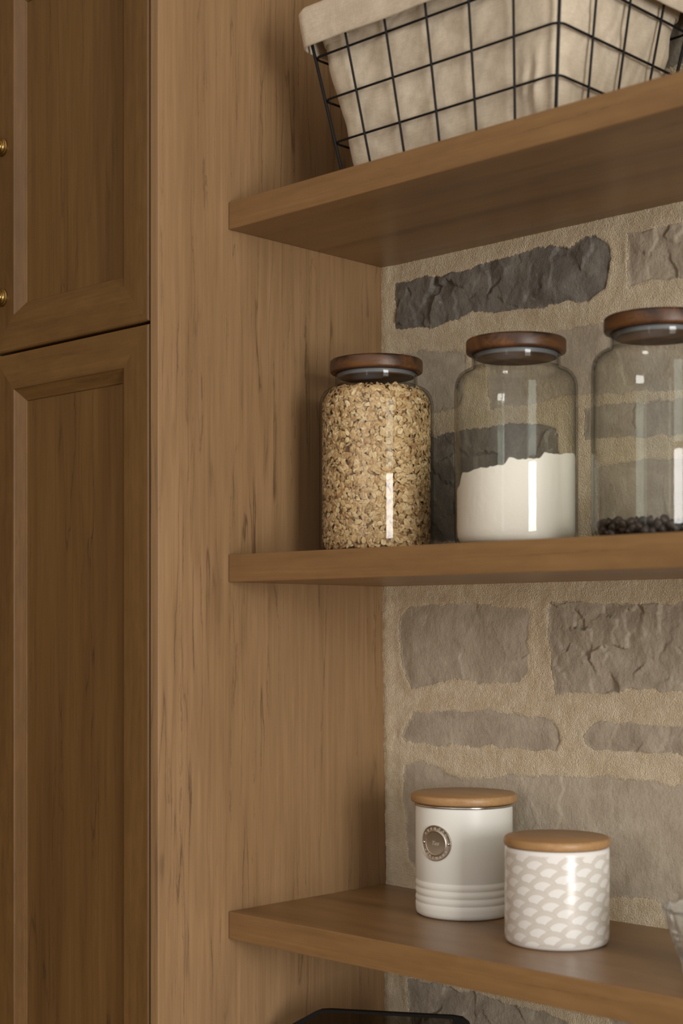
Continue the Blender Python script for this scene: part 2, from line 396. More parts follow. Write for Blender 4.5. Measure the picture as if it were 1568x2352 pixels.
for zlo, zhi in ((2.33, 2.42), (2.20, 2.30), (2.09, 2.17), (1.98, 2.06), (1.86, 1.925), (1.75, 1.83), (1.605, 1.71), (1.43, 1.527), (1.365, 1.40), (1.21, 1.335), (1.07, 1.17), (0.94, 1.05)):
    x = 0.02 if zlo > 1.95 else (0.60 if zlo > 1.08 else 0.33)
    while x < 1.45:
        wdt = _rr.uniform(0.16, 0.34)
        p = [(x, zhi - _rr.uniform(0, .006)), (x + wdt * .4, zhi), (x + wdt * .8, zhi - _rr.uniform(0, .008)), (x + wdt, zhi - .01), (x + wdt + _rr.uniform(-.006, .006), zlo + .01), (x + wdt * .6, zlo + _rr.uniform(0, .006)), (x + .01, zlo), (x - .004, zlo + .02)]
        STONES.append((p, _rr.uniform(0.3, 0.7), _rr.uniform(.6, 1.3)))
        x += wdt + _rr.uniform(.025, .045)

gx = np.concatenate([np.arange(-0.012, 0.56, 0.0015), np.arange(0.56, 1.5, 0.008)])
gz = np.concatenate([np.arange(0.0, 0.98, 0.03), np.arange(0.98, 1.96, 0.0015), np.arange(1.96, 2.6, 0.008)])
X, Z = np.meshgrid(gx, gz)
wx = X + 0.0035 * fbm(X * 38, Z * 38, 4, 3); wz = Z + 0.0045 * fbm(X * 38 + 9, Z * 38 + 4, 4, 5)
sd = np.full(X.shape, -1.0); tone = np.zeros(X.shape); face = np.zeros(X.shape)
for si, (poly, tn, rg) in enumerate(STONES):
    P = np.array(poly); Q = np.roll(P, -1, axis=0)
    lo = P.min(0) - 0.05; hi = P.max(0) + 0.05
    ix = np.where((gx > lo[0]) & (gx < hi[0]))[0]; iz = np.where((gz > lo[1]) & (gz < hi[1]))[0]
    if len(ix) == 0 or len(iz) == 0: continue
    sl = (slice(iz[0], iz[-1] + 1), slice(ix[0], ix[-1] + 1))
    ax, az = wx[sl], wz[sl]
    dm = np.full(ax.shape, 9.0); ins = np.zeros(ax.shape, bool)
    for (x0, z0), (x1, z1) in zip(P, Q):
        ex, ez = x1 - x0, z1 - z0
        t = np.clip(((ax - x0) * ex + (az - z0) * ez) / (ex * ex + ez * ez), 0, 1)
        dm = np.minimum(dm, np.hypot(ax - x0 - t * ex, az - z0 - t * ez))
        if abs(ez) > 1e-9:
            c = ((z0 > az) != (z1 > az)) & (ax < ex * (az - z0) / ez + x0)
            ins ^= c
    s = np.where(ins, dm, -dm)
    # chiselled face: tilted facets split from each other by little ledges
    r2 = np.random.default_rng(100 + si)
    area_ = (hi[0] - lo[0] - .1) * (hi[1] - lo[1] - .1)
    nf = max(4, int(area_ / (0.0008 if rg > 0.85 else 0.0022))); an_ = r2.uniform(0, 3.14, nf)
    sx_ = r2.uniform(lo[0] + .05, hi[0] - .05, nf); sz_ = r2.uniform(lo[1] + .05, hi[1] - .05, nf)
    fh = r2.normal(0, 0.00055, nf); fg = r2.normal(0, 0.045, (nf, 2))
    bx = ax + 0.007 * fbm(ax * 45, az * 45, 4, 11 + si); bz = az + 0.007 * fbm(ax * 45 + 5, az * 45 + 3, 4, 17 + si)
    best = np.full(ax.shape, 9.0); hgt = np.zeros(ax.shape)
    for q in range(nf):
        dd = np.hypot(((bx - sx_[q]) * np.cos(an_[q]) + (bz - sz_[q]) * np.sin(an_[q])) * 1.5, (bz - sz_[q]) * np.cos(an_[q]) - (bx - sx_[q]) * np.sin(an_[q]))
        hq = fh[q] + np.clip(fg[q, 0] * (bx - sx_[q]) + fg[q, 1] * (bz - sz_[q]), -.004, .004)
        m = dd < best
        hgt = np.where(m, hq, hgt); best = np.minimum(best, dd)
    hgt = rg * (hgt * (1.0 if rg > 0.75 else 0.35) + 0.0012 * fbm(ax * 30, az * 20, 5, 40 + si, 0.5) + 0.00025 * np.abs(fbm(ax * 60 + az * 25, az * 22, 3, 60 + si)))
    m = s > sd[sl]
    sd[sl] = np.where(m, s, sd[sl]); tone[sl] = np.where(m, tn, tone[sl]); face[sl] = np.where(m, hgt, face[sl])
mort = 0.0012 * fbm(X * 22, Z * 22, 3, 80) + 0.0005 * fbm(X * 160, Z * 160, 3, 81)
mort = mort - 0.0005 * np.exp(-((sd + 0.017) / 0.010) ** 2) + 0.0004 * np.exp(-((sd + 0.004) / 0.004) ** 2)
mort = mort + 0.004 * np.exp(-((X - 0.006) / 0.010) ** 2) * (0.6 + 0.8 * gnoise(X * 5, Z * 40, 9)) + 0.0035 * np.exp(-(np.clip(X, 0, 1) / 0.004) ** 2) * 0.4 * fbm(X * 60, Z * 90, 5, 12, 0.65)
st = -0.0010 + 0.0022 * np.clip(sd / 0.022, 0, 1) + face
k = np.clip((sd + 0.0008) / 0.0022, 0, 1); k = k * k * (3 - 2 * k)
H = mort * (1 - k) + st * k
back = np.interp(Z, [1.1, 1.2, 1.4, 1.55, 1.78, 1.83, 1.95], [.006, .009, .004, .001, .010, .0, .0]) * np.exp(-np.clip(X, 0, 1) / 0.03)
Y = -H + 0.0035 + back
nz_, nx_ = X.shape
V = np.stack([X, Y, Z], -1).reshape(-1, 3)
idx = np.arange(nz_ * nx_).reshape(nz_, nx_)
Fq = np.stack([idx[:-1, :-1], idx[:-1, 1:], idx[1:, 1:], idx[1:, :-1]], -1).reshape(-1, 4)
def stone_mat():
    g = G('pale_stone_in_sandy_mortar')
    sdn = g.n('ShaderNodeAttribute', attribute_name='bed').outputs['Fac']
    tn = g.n('ShaderNodeAttribute', attribute_name='tone').outputs['Fac']
    p = g.obj()
    e = g.math('ADD', sdn, g.math('MULTIPLY', g.math('SUBTRACT', g.noise(p, 260, 3, 0.6), 0.5), 0.006))
    f = g.step(e, -0.0006, 0.0008)
    grain = g.voro(p, 820); grain2 = g.noise(p, 700, 3, 0.65)
    pit = g.noise(p, 45, 4, 0.6)
    mc = g.mix(g.step(pit, 0.3, 0.7), (0.63, 0.52, 0.36), (0.72, 0.62, 0.46))
    mc = g.mix(1.0, mc, g.mix(grain2, (0.80, 0.78, 0.74), (1.18, 1.18, 1.18)), 'MULTIPLY')
    cl = g.noise(p, 26, 6, 0.6, 0.6)
    s_d = g.mix(g.step(cl, 0.35, 0.65), (0.150, 0.137, 0.118), (0.235, 0.215, 0.186))
    s_l = g.mix(g.step(cl, 0.32, 0.68), (0.42, 0.355, 0.268), (0.52, 0.450, 0.350))
    scol = g.mix(g.step(tn, 0.05, 0.65), s_d, s_l)
    dust = g.step(g.noise(g.obj((1, 1, 1), (3, 1, 6)), 85, 5, 0.65), 0.62, 0.74)
    scol = g.mix(g.math('MULTIPLY', dust, 0.35), scol, (0.60, 0.53, 0.42))
    fine = g.noise(p, 420, 4, 0.65)
    scol = g.mix(1.0, scol, g.mix(fine, (0.82, 0.82, 0.82), (1.15, 1.15, 1.15)), 'MULTIPLY')
    cv = g.noise(g.obj((1.5, 1, 0.6), (4, 2, 7), (0, 0.7, 0)), 15, 2.5, 0.45, 0.0)
    ck = g.math('MULTIPLY', g.step(g.math('ABSOLUTE', g.math('SUBTRACT', cv, 0.5)), 0.0, 0.006, 1.0, 0.0), g.step(g.noise(g.obj((1, 1, 1), (8, 3, 1)), 16, 2, 0.5), 0.56, 0.64))
    scol = g.mix(g.math('MULTIPLY', ck, 0.12), scol, (0.14, 0.115, 0.085))
    rim = g.math('MULTIPLY', g.step(g.math('ABSOLUTE', e), 0.0, 0.0016, 1.0, 0.0), 0.35)
    col = g.mix(f, mc, scol)
    hm = g.math('ADD', g.math('MULTIPLY', g.math('SUBTRACT', 1.0, grain), 1.1), g.math('MULTIPLY', g.noise(p, 200, 1, 0.5), 0.25))
    hs = g.math('ADD', g.math('ADD', g.math('MULTIPLY', g.noise(g.obj((1.25, 1, 0.9), (0, 0, 0), (0, 0.35, 0)), 130, 5, 0.68, 0.0), 0.9), g.math('MULTIPLY', g.noise(p, 38, 3, 0.6, 0.0), 1.6)), g.math('MULTIPLY', fine, 0.7))
    h = g.mixf(f, hm, hs)
    return g.bsdf(col, 0.92, 0.0, g.bump(h, 0.62, 0.0018), Specular_IOR_Level=0.2)
wall = from_np('wall_back', V, Fq, stone_mat(), None, True)
for nm, arr in (('bed', sd), ('tone', tone)):
    a = wall.data.attributes.new(nm, 'FLOAT', 'POINT'); a.data.foreach_set('value', np.clip(arr, -0.05, 1).astype(np.float32).ravel())
tag(wall, kind='structure')

# ================================================================== TALL CABINET with end panel and two doors
root = empty('larder_cabinet', (-0.165, -0.17, 0.0))
tag(root, 'tall brown wood cabinet with framed doors and a wide end panel', 'cabinet')
off = Vector(root.location)
def loc_bm(b):
    bmesh.ops.translate(b, verts=b.verts, vec=-off); return b
from_bm('side_panel', loc_bm(box_bm(-0.0132, 0.0, -0.35, 0.035, 0.0, 2.345, 0.0008, 2)), M_panel, root)
from_bm('carcass', loc_bm(box_bm(-0.314, -0.0134, -0.324, 0.0, 0.0, 2.304)), M_gap, root)

def door(z0, z1, label, handle=None):
    x0, x1, yf = -0.316, -0.0172, -0.3495
    prof = [(0.0, 0.020), (0.0, 0.0022), (0.0008, 0.0008), (0.0022, 0.0), (0.0425, 0.0), (0.0432, 0.0003), (0.0440, 0.0014), (0.0550, 0.0082), (0.0564, 0.0088), (0.0572, 0.0096), (0.0572, 0.0125)]
    b = bmesh.new(); loops = []
    for u, d in prof:
        loops.append([b.verts.new(Vector(q) - off) for q in ((x0 + u, yf + d, z0 + u), (x1 - u, yf + d, z0 + u), (x1 - u, yf + d, z1 - u), (x0 + u, yf + d, z1 - u))])
    for A, B in zip(loops[:-1], loops[1:]):
        for i in range(4):
            fc = b.faces.new((A[i], A[(i + 1) % 4], B[(i + 1) % 4], B[i]))
            fc.material_index = 1 if i in (0, 2) else 0
    b.faces.new(loops[0][::-1])
    d = from_bm('door', b, [M_doorv, M_doorh], root)
    d['label'] = label
    u = 0.0574
    from_bm('center_panel', loc_bm(box_bm(x0 + u, x1 - u, yf + 0.0105, yf + 0.017, z0 + u, z1 - u)), M_center, d)
    if handle:
        hx, za, zb = handle
        hb = bmesh.new()
        for zc in (za, zb):
            t = lathe_bm([(0, 0), (0.0108, 0), (0.0108, 0.0016), (0.0100, 0.0026), (0.0086, 0.0029), (0.0078, 0.0036), (0.0074, 0.0052), (0.0066, 0.0058), (0.0060, 0.0060), (0.0056, 0.0066), (0.0056, 0.030), (0, 0.030)], 48)
            bmesh.ops.rotate(t, verts=t.verts, matrix=Matrix.Rotation(R(90), 3, 'X'))
            bmesh.ops.translate(t, verts=t.verts, vec=Vector((hx, yf, zc)) - off)
            me = bpy.data.meshes.new('t'); t.to_mesh(me); t.free(); hb.from_mesh(me); bpy.data.meshes.remove(me)
        tube_bm(hb, [Vector((hx, yf - 0.032, za + 0.02)) - off, Vector((hx, yf - 0.032, zb - 0.02)) - off], 0.0058, 20)
        h = from_bm('handle', hb, M_brass, d, True, 35)
        h['label'] = 'aged brass pull handle on round rosettes'
door(1.8334, 2.306, 'upper framed door with a brass pull', (-0.2965, 2.0810, 1.9000))
door(0.10, 1.8302, 'tall lower framed door without a visible pull')

# ================================================================== SHELVES
def shelf(ztop, label):
    r = from_bm('floating_shelf', box_bm(0.0006, 1.30, -0.25, 0.02, -0.0307, 0.0, 0.0012, 2), M_shelf)
    r.location = (0, 0, ztop)
    tag(r, label, 'shelf', 'floating wood shelves on the stone wall')
Z1, Z2, Z3 = 1.9773, 1.5837, 1.1852
shelf(Z1, 'highest of the three wood shelves, holding the wire basket')
shelf(Z2, 'middle wood shelf holding the row of glass jars')
shelf(Z3, 'lowest of the three wood shelves, holding the two white canisters')

# ================================================================== BASKET
bk = empty('wire_basket', (0.276, -0.1175, Z1))
tag(bk, 'black wire grid basket with a beige cotton liner on the highest shelf', 'basket')
hw, hd, fl_, rw = 0.1415, 0.089, 0.166, 0.00130
def corner(sx, sy, z): return Vector((sx * (hw + fl_ * z), sy * (hd + fl_ * z), z + rw))
b = bmesh.new()
levels = [0.0, 0.0452, 0.0904, 0.1357, 0.181]
def ringpts(z, grow=0.0, rad=0.010, n=5):
    pts = []
    a, c = hw + fl_ * z + grow, hd + fl_ * z + grow
    for sx, sy, a0 in ((1, 1, 0), (-1, 1, 90), (-1, -1, 180), (1, -1, 270)):
        for i in range(n + 1):
            t = R(a0 + 90 * i / n)
            pts.append((sx * (a - rad) + rad * math.cos(t), sy * (c - rad) + rad * math.sin(t), z + rw))
    return pts
for z in levels: tube_bm(b, ringpts(z, -0.0012), rw * (1.0 if 0 < z < .18 else 1.25), 8, True)
NX, NY = 6, 4
def upright(fx, fy):
    """one bent wire up a side; fx, fy in -1..1, one of them +-1"""
    p = [Vector((fx * (hw + fl_ * z), fy * (hd + fl_ * z), z + rw)) for z in (0, 0.181)]
    nrm = Vector((1 if abs(fx) == 1 and abs(fy) < 1 else 0, 1 if abs(fy) == 1 and abs(fx) < 1 else 0, 0))
    nrm = Vector((nrm.x * fx, nrm.y * fy, 0)) * rw * 1.3
    tube_bm(b, [q + nrm for q in p], rw, 8)
for i in range(1, NX):
    for s in (-1, 1): upright(-1 + 2 * i / NX, s)
for j in range(1, NY):
    for s in (-1, 1): upright(s, -1 + 2 * j / NY)
for sx in (-1, 1):
    for sy in (-1, 1):
        p = [Vector((sx * (hw + fl_ * z - 0.0025), sy * (hd + fl_ * z - 0.0025), z + rw)) for z in (0, 0.181)]
        tube_bm(b, p, rw * 1.35, 8)
for i in range(1, NX):
    x = (-1 + 2 * i / NX) * hw; tube_bm(b, [(x, -hd, rw), (x, hd, rw)], rw, 8)
for j in range(1, NY):
    y = (-1 + 2 * j / NY) * hd; tube_bm(b, [(-hw, y, rw), (hw, y, rw)], rw, 8)
from_bm('wire_frame', b, M_wire, bk, True, 50)
# liner: a wrinkled cotton bag inside the wires, folded out over the rim
def ring_xy(a, c, rad, n_side=70, n_c=8):
    P = []; 
    for sx, sy, a0 in ((1, 1, 0), (-1, 1, 90), (-1, -1, 180), (1, -1, 270)):
        for i in range(n_c + 1):
            t = R(a0 + 90 * i / n_c)
            P.append((sx * (a - rad) + rad * math.cos(t), sy * (c - rad) + rad * math.sin(t), math.cos(t), math.sin(t)))
        if sx == 1 and sy == 1: ends = ((a - rad, c), (-a + rad, c), 0, 1)
        elif sx == -1 and sy == 1: ends = ((-a, c - rad), (-a, -c + rad), -1, 0)
        elif sx == -1: ends = ((-a + rad, -c), (a - rad, -c), 0, -1)
        else: ends = ((a, -c + rad), (a, c - rad), 1, 0)
        (xa, ya), (xb, yb), nx, ny = ends
        for i in range(1, n_side):
            t = i / n_side; P.append((xa + (xb - xa) * t, ya + (yb - ya) * t, nx, ny))
    return np.array(P)
rows = []
zs = np.concatenate([[0.0055], np.linspace(0.0065, 0.176, 60)])
base = ring_xy(1, 1, 0.2)
for zi, z in enumerate(zs):
    inset = 0.0065 + (0.010 * max(0, 1 - (z - 0.0055) / 0.014) ** 2)
    p = ring_xy(hw + fl_ * z - inset, hd + fl_ * z - inset, 0.020)
    s = np.arange(len(p)) / len(p) * 46
    wr = 0.0018 * fbm(s * 0.55 + z * 22, np.full(len(p), z * 24), 3, 21) - 0.0022 * np.abs(fbm(s * 0.9 - z * 30, np.full(len(p), z * 10 + 3), 2, 33))
    wr = wr + 0.0042 * fbm(s * 0.33 + z * 14, np.full(len(p), z * 9 + 5.0), 2, 91)
    wr = np.clip(wr, -0.009, 0.0030)
    # a gathered fold bunched low in the near corner
    cx, cy = p[:, 0] - hw, p[:, 1] + hd
    bun = np.exp(-((cx + 0.022) ** 2 + (cy) ** 2) / 0.00022) * math.exp(-((z - 0.045) / 0.026) ** 2)
    wr = wr + 0.0035 * bun * np.sin(s * 9) + 0.0010 * bun
    rows.append(np.stack([p[:, 0] + wr * p[:, 2], p[:, 1] + wr * p[:, 3], np.full(len(p), z)], -1))
n = len(rows[0])
V = np.concatenate(rows); F_ = []
for i in range(len(rows) - 1):
    a = np.arange(n) + i * n; c = np.roll(np.arange(n), -1) + i * n
    F_.append(np.stack([a, c, c + n, a + n], -1))
F_ = np.concatenate(F_)
ln_ = from_np('fabric_liner', V, F_, M_cloth, bk, True)
md = ln_.modifiers.new('thick', 'SOLIDIFY'); md.thickness = 0.0012; md.offset = -1
bb = bmesh.new(); bb.from_mesh(ln_.data)
bb.verts.ensure_lookup_table(); bb.faces.new([bb.verts[i] for i in range(n)][::-1]); bb.to_mesh(ln_.data); bb.free()
# folded cuff: closed cross-section swept around the rim
secn = [(-0.0085, 0.150), (-0.0085, 0.172), (-0.0070, 0.184), (-0.002, 0.1885), (0.004, 0.1878), (0.0072, 0.183), (0.0082, 0.170), (0.0088, 0.155), (0.0092, 0.1475), (0.0082, 0.1462), (0.0070, 0.1475), (0.0058, 0.160), (0.0052, 0.178), (0.002, 0.1835), (-0.003, 0.183), (-0.0058, 0.178), (-0.0068, 0.150)]
rows = []
for q, (o_, z) in enumerate(secn):
    zz = 0.165
    p = ring_xy(hw + fl_ * z + o_, hd + fl_ * z + o_, 0.016)
    s = np.arange(len(p)) / len(p) * 40
    wob = 0.0016 * fbm(s * 0.5, np.full(len(p), z * 20 * 0 + 2.0), 2, 51) * (1.3 if z < 0.165 else 0.7)
    dz = 0.0022 * fbm(s * 0.35, np.full(len(p), 7.0), 2, 57) * (1.0 if o_ > 0 else 0.3)
    rows.append(np.stack([p[:, 0] + wob * p[:, 2], p[:, 1] + wob * p[:, 3], z + dz], -1))
V = np.concatenate(rows); F_ = []; m_ = len(rows)
for i in range(m_):
    a = np.arange(n) + i * n; c = np.roll(np.arange(n), -1) + i * n
    a2 = np.arange(n) + ((i + 1) % m_) * n; c2 = np.roll(np.arange(n), -1) + ((i + 1) % m_) * n
    F_.append(np.stack([a, a2, c2, c], -1))
from_np('folded_cuff', V, np.concatenate(F_), M_cloth, ln_, True)

# ================================================================== GLASS JARS
RJ = 0.0645
def make_jar(loc, label, rz):
    r = empty('glass_jar', loc, rz)
    tag(r, label, 'jar', 'glass storage jars on the middle shelf')
    t = 0.0022
    outer = [(0, 0.0), (0.052, 0.0), (0.0585, 0.0012), (0.0625, 0.0045), (0.0642, 0.010), (RJ, 0.018), (RJ, 0.166), (0.0641, 0.1725), (0.0625, 0.1785), (0.0595, 0.1835), (0.0555, 0.1868), (0.0510, 0.1888), (0.0478, 0.1903), (0.0464, 0.1925), (0.0462, 0.1960), (0.0463, 0.2020), (0.0468, 0.2043)]
    inner = [(0.0448, 0.2043), (0.0442, 0.2015), (0.0441, 0.1955), (0.0446, 0.1910), (0.0462, 0.1885), (0.0500, 0.1866), (0.0545, 0.1846), (0.0580, 0.1815), (0.0605, 0.1772), (0.0619, 0.1720), (RJ - t, 0.1655), (RJ - t, 0.019), (0.0615, 0.0125), (0.0595, 0.0078), (0.056, 0.0055), (0.050, 0.0046), (0, 0.0046)]
    from_bm('glass_body', lathe_bm(outer + inner, 128), M_glass, r, True)
    from_bm('wooden_lid', lathe_bm([(0, 0.2000), (0.0398, 0.2000), (0.0402, 0.2005), (0.0402, 0.2054), (0.0508, 0.2054), (0.0519, 0.2062), (0.0524, 0.2076), (0.0524, 0.2172), (0.0520, 0.2188), (0.0508, 0.2198), (0, 0.2200)], 96), M_acacia, r, True, 40)
    from_bm('seal_ring', lathe_bm([(0.0405, 0.2006), (0.0425, 0.2004), (0.0437, 0.2010), (0.0433, 0.2018), (0.0438, 0.2026), (0.0433, 0.2034), (0.0438, 0.2042), (0.0436, 0.2050), (0.0405, 0.2050)], 96, True), M_seal, r, True)
    return r
make_jar((0.105, -0.120, Z2), 'clear glass jar filled to the shoulder with rolled oats, nearest the wood panel', 0.4)
make_jar((0.2946, -0.109, Z2), 'clear glass jar about half full of white flour, dark wooden lid', 1.7)
make_jar((0.466, -0.106, Z2), 'clear glass jar nearly empty, with dark chips at the bottom', -0.3)

# rolled oats
def flakes(N):
    vs, fs, tn = [], [], []
    K = 8
    rim = np.linspace(0, 2 * np.pi, K, endpoint=False)
    for i in range(N):
        if i < N * 0.93:
            th = rng.random() * 2 * np.pi; z = 0.008 + 0.175 * rng.random()
            lim = 0.0606 if z < 0.170 else 0.0606 - (z - 0.170) * 0.42
            if z < 0.012: lim -= 0.0025
            rad = lim - 0.0052 * rng.random() ** 1.2
            c = np.array([rad * math.cos(th), rad * math.sin(th), z])
            nn = np.array([math.cos(th), math.sin(th), 0.0])
            tilt = rng.normal(0, 0.34 if rng.random() < 0.6 else 0.75, 3)
        else:
            rad = 0.055 * math.sqrt(rng.random()); th = rng.random() * 2 * np.pi
            c = np.array([rad * math.cos(th), rad * math.sin(th), 0.183 + 0.003 * rng.random()])
            nn = np.array([0, 0, 1.0]); tilt = rng.normal(0, 0.4, 3)
        nn = nn + tilt; nn /= np.linalg.norm(nn)
        h = rng.normal(0, 1, 3); u = np.cross(nn, h); u /= np.linalg.norm(u); v = np.cross(nn, u)
        a = rng.uniform(0.0029, 0.0046); bq = a * rng.uniform(0.55, 0.82)
        bend = rng.uniform(-0.0004, 0.0008)
        wob = 1 + rng.normal(0, 0.045, K)
        pts = [c + nn * 0.0006 - 0.0 * u]
        o0 = len(vs)
        ring = [c + wob[k] * (a * math.cos(rim[k]) * u + bq * math.sin(rim[k]) * v) + nn * bend * math.cos(2 * rim[k]) for k in range(K)]
        mid = [c + 0.55 * (q - c) + nn * 0.0007 for q in ring]
        allp = [c + nn * 0.0004] + mid + ring
        # stay inside the glass
        for q in allp:
            rr = math.hypot(q[0], q[1]); zc = q[2]
            L = 0.0614 if zc < 0.172 else max(0.05, 0.0614 - (zc - 0.172) * 0.62)
            if rr > L: q[0] *= L / rr; q[1] *= L / rr
            q[2] = max(q[2], 0.0056)
        vs.extend(allp)
        for k in range(K):
            k2 = (k + 1) % K
            fs.append((o0, o0 + 1 + k, o0 + 1 + k2)); fs.append((o0 + 1 + k, o0 + 1 + K + k, o0 + 1 + K + k2)); fs.append((o0 + 1 + k, o0 + 1 + K + k2, o0 + 1 + k2))
        t0 = min(1, max(0, rng.normal(0.58, 0.22)))
        crease = [max(0, t0 - 0.34)] + [max(0, t0 - (0.30 if k in (0, K // 2) else 0.0)) for k in range(K)] + [max(0, t0 - 0.10)] * K
        tn.extend(crease)
    return np.array(vs), np.array(fs), np.array(tn, dtype=np.float32)
v, f, tn = flakes(11500)
oat = from_np('rolled_oats', v, f, M_oat, None, True)
oat.location = (0.105, -0.120, Z2)
a = oat.data.attributes.new('tone', 'FLOAT', 'POINT'); a.data.foreach_set('value', tn)
tag(oat, 'tan rolled oats filling the jar nearest the wood panel', 'oats', kind='stuff')
core = from_bm('packed_center', lathe_bm([(0, 0.0052), (0.050, 0.0052), (0.0565, 0.010), (0.0568, 0.168), (0.053, 0.181), (0, 0.183)], 64), M_oatcore, oat, True)

# flour
nt = 220
th = np.linspace(0, 2 * np.pi, nt, endpoint=False)
cang = math.atan2(-1.392 + 0.109, 1.287 - 0.2946)            # side of the jar that faces the room
rel = (th - cang + np.pi) % (2 * np.pi) - np.pi
ramp = np.interp(rel, [-np.pi, -1.55, -1.25, -1.10, -1.0, -0.62, -0.50, -0.18, -0.12, 0.05, 0.4, 0.48, 0.8, 0.95, 1.3, np.pi],
                 [.060, .062, .066, .079, .0770, .0815, .0810, .0835, .0905, .0880, .0895, .0955, .0945, .0965, .0985, .060])
ramp = ramp + 0.0014 * fbm(th * 11, np.zeros(nt), 4, 71, 0.6)
rows = []
RF = 0.0617
prof_b = [(0.049, 0.0052), (0.0555, 0.0062), (0.059, 0.0086), (0.0611, 0.0132), (RF, 0.0195)]
for r_, z_ in prof_b: rows.append(np.stack([r_ * np.cos(th), r_ * np.sin(th), np.full(nt, z_)], -1))
for t in np.linspace(0.08, 1.0, 24):
    z_ = 0.0195 + (ramp - 0.0195) * t
    rr = RF - 0.0004 * np.clip(fbm(th * 8, z_ * 90, 4, 73), 0, 1)
    rows.append(np.stack([rr * np.cos(th), rr * np.sin(th), z_], -1))
for q, s_ in enumerate((0.985, 0.95, 0.88, 0.75, 0.55, 0.35, 0.15)):
    rr = RF * s_; tgt = 0.078
    z_ = ramp + (tgt - ramp) * (1 - s_) ** 0.8 + 0.0035 * fbm(rr * np.cos(th) * 70, rr * np.sin(th) * 70, 4, 77)* min(1, (1 - s_) * 12)
    rows.append(np.stack([rr * np.cos(th), rr * np.sin(th), z_], -1))
V = np.concatenate(rows); F_ = []
for i in range(len(rows) - 1):
    a_ = np.arange(nt) + i * nt; c_ = np.roll(np.arange(nt), -1) + i * nt
    F_.append(np.stack([a_, c_, c_ + nt, a_ + nt], -1))
fo = from_np('flour', V, np.concatenate(F_), M_flour, None, True, 50)
bb = bmesh.new(); bb.from_mesh(fo.data); bb.verts.ensure_lookup_table()
bb.faces.new([bb.verts[i] for i in range(nt)][::-1]); bb.faces.new([bb.verts[i] for i in range(len(V) - nt, len(V))]); bb.to_mesh(fo.data); bb.free()
fo.location = (0.2946, -0.109, Z2)
tag(fo, 'white flour with a ragged sloping top inside the middle glass jar', 'flour', kind='stuff')

# dark chips
b = bmesh.new(); put = []
tries = 0
while len(put) < 240 and tries < 20000:
    tries += 1
    lay = random.random()
    rad = (0.0555 if random.random() < 0.6 else 0.055 * math.sqrt(random.random())); a_ = random.uniform(0, 2 * math.pi)
    z = 0.0085 + 0.0115 * lay
    if z < 0.012: rad = min(rad, 0.0535)
    p = Vector((rad * math.cos(a_), rad * math.sin(a_), z))
    if any((p - q).length < 0.0058 for q in put): continue
    put.append(p)
    s = random.uniform(0.0036, 0.0052)
    t = lathe_bm([(0, -s * .6), (s * .8, -s * .55), (s, -s * .15), (s * .85, s * .3), (s * .45, s * .75), (s * .15, s * 1.1), (0, s * 1.2)], 10)
    bmesh.ops.rotate(t, verts=t.verts, matrix=(Matrix.Rotation(random.uniform(0, 6), 3, 'Z') @ Matrix.Rotation(random.uniform(0, 2.5), 3, 'X')))
    bmesh.ops.translate(t, verts=t.verts, vec=p)
    me = bpy.data.meshes.new('t'); t.to_mesh(me); t.free(); b.from_mesh(me); bpy.data.meshes.remove(me)
for vtx in b.verts:
    rr = math.hypot(vtx.co.x, vtx.co.y)
    L = 0.0612 if vtx.co.z > 0.016 else 0.0585
    if rr > L: vtx.co.x *= L / rr; vtx.co.y *= L / rr
    vtx.co.z = max(vtx.co.z, 0.0060)
ch = from_bm('chocolate_chips', b, M_chip, None, True)
ch.location = (0.466, -0.106, Z2)
tag(ch, 'shallow layer of dark brown chips in the bottom of the nearly empty jar', 'chips', kind='stuff')

# ================================================================== CREAM TIN WITH BADGE
R1 = 0.0537
tin = empty('tea_canister', (0.195, -0.074, Z3))
tag(tin, 'cream enamel tin with round metal badge and ribbed lower band, wooden lid', 'canister')
pr = [(0, 0.0008), (0.046, 0.0), (0.0500, 0.0004), (0.0527, 0.0024), (R1 - .0002, 0.0060), (R1, 0.0100), (R1, 0.0140)]
z = 0.0148
for kx in range(3):                                             # three rounded ribs between four grooves
    pr += [(R1 - .0010, z), (R1 - .0010, z + .0007)]
    for q in range(1, 8):
        t = q / 8; pr.append((R1 - .0008 + 0.0010 * math.sin(math.pi * t), z + .0007 + .0072 * t))
    z += 0.0081
pr += [(R1 - .0010, z), (R1 - .0010, z + .0007), (R1, z + .0022), (R1, 0.118), (R1 - .0008, 0.1205), (R1 - .004, 0.1210), (R1 - .004, 0.110), (0, 0.110)]
from_bm('tin_body', lathe_bm(pr, 128), M_enamel, tin, True, 60)
from_bm('steel_rim', lathe_bm([(R1 - .004, 0.1208), (R1 + .0006, 0.1206), (R1 + .0012, 0.1216), (R1 + .0010, 0.1232), (R1 - .0005, 0.1240), (R1 - .004, 0.1240)], 128, True), M_steel, tin, True)
from_bm('wooden_lid', lathe_bm([(0, 0.1242), (0.0560, 0.1242), (0.0580, 0.1248), (0.0588, 0.1264), (0.0589, 0.1302), (0.0584, 0.1326), (0.0568, 0.1338), (0, 0.1341)], 128), M_bamboo, tin, True, 50)
TH0 = R(-85.4); ZB = 1.2685 - Z3; RB = 0.0194
def wrap(a_, b_, h): # badge plane -> side of the tin
    t = TH0 + a_ / R1
    return ((R1 + h) * math.cos(t), (R1 + h) * math.sin(t), ZB + b_)
pf = [(0.0, 0.0012), (0.0118, 0.0012), (0.0124, 0.0014), (0.0128, 0.0019), (0.0133, 0.0019), (0.0137, 0.0013), (0.0142, 0.0011), (0.0180, 0.0011), (0.0184, 0.0014), (0.0188, 0.0018), (0.0192, 0.0016), (0.0194, 0.0010), (0.0194, 0.0001)]
b = bmesh.new(); rings = []
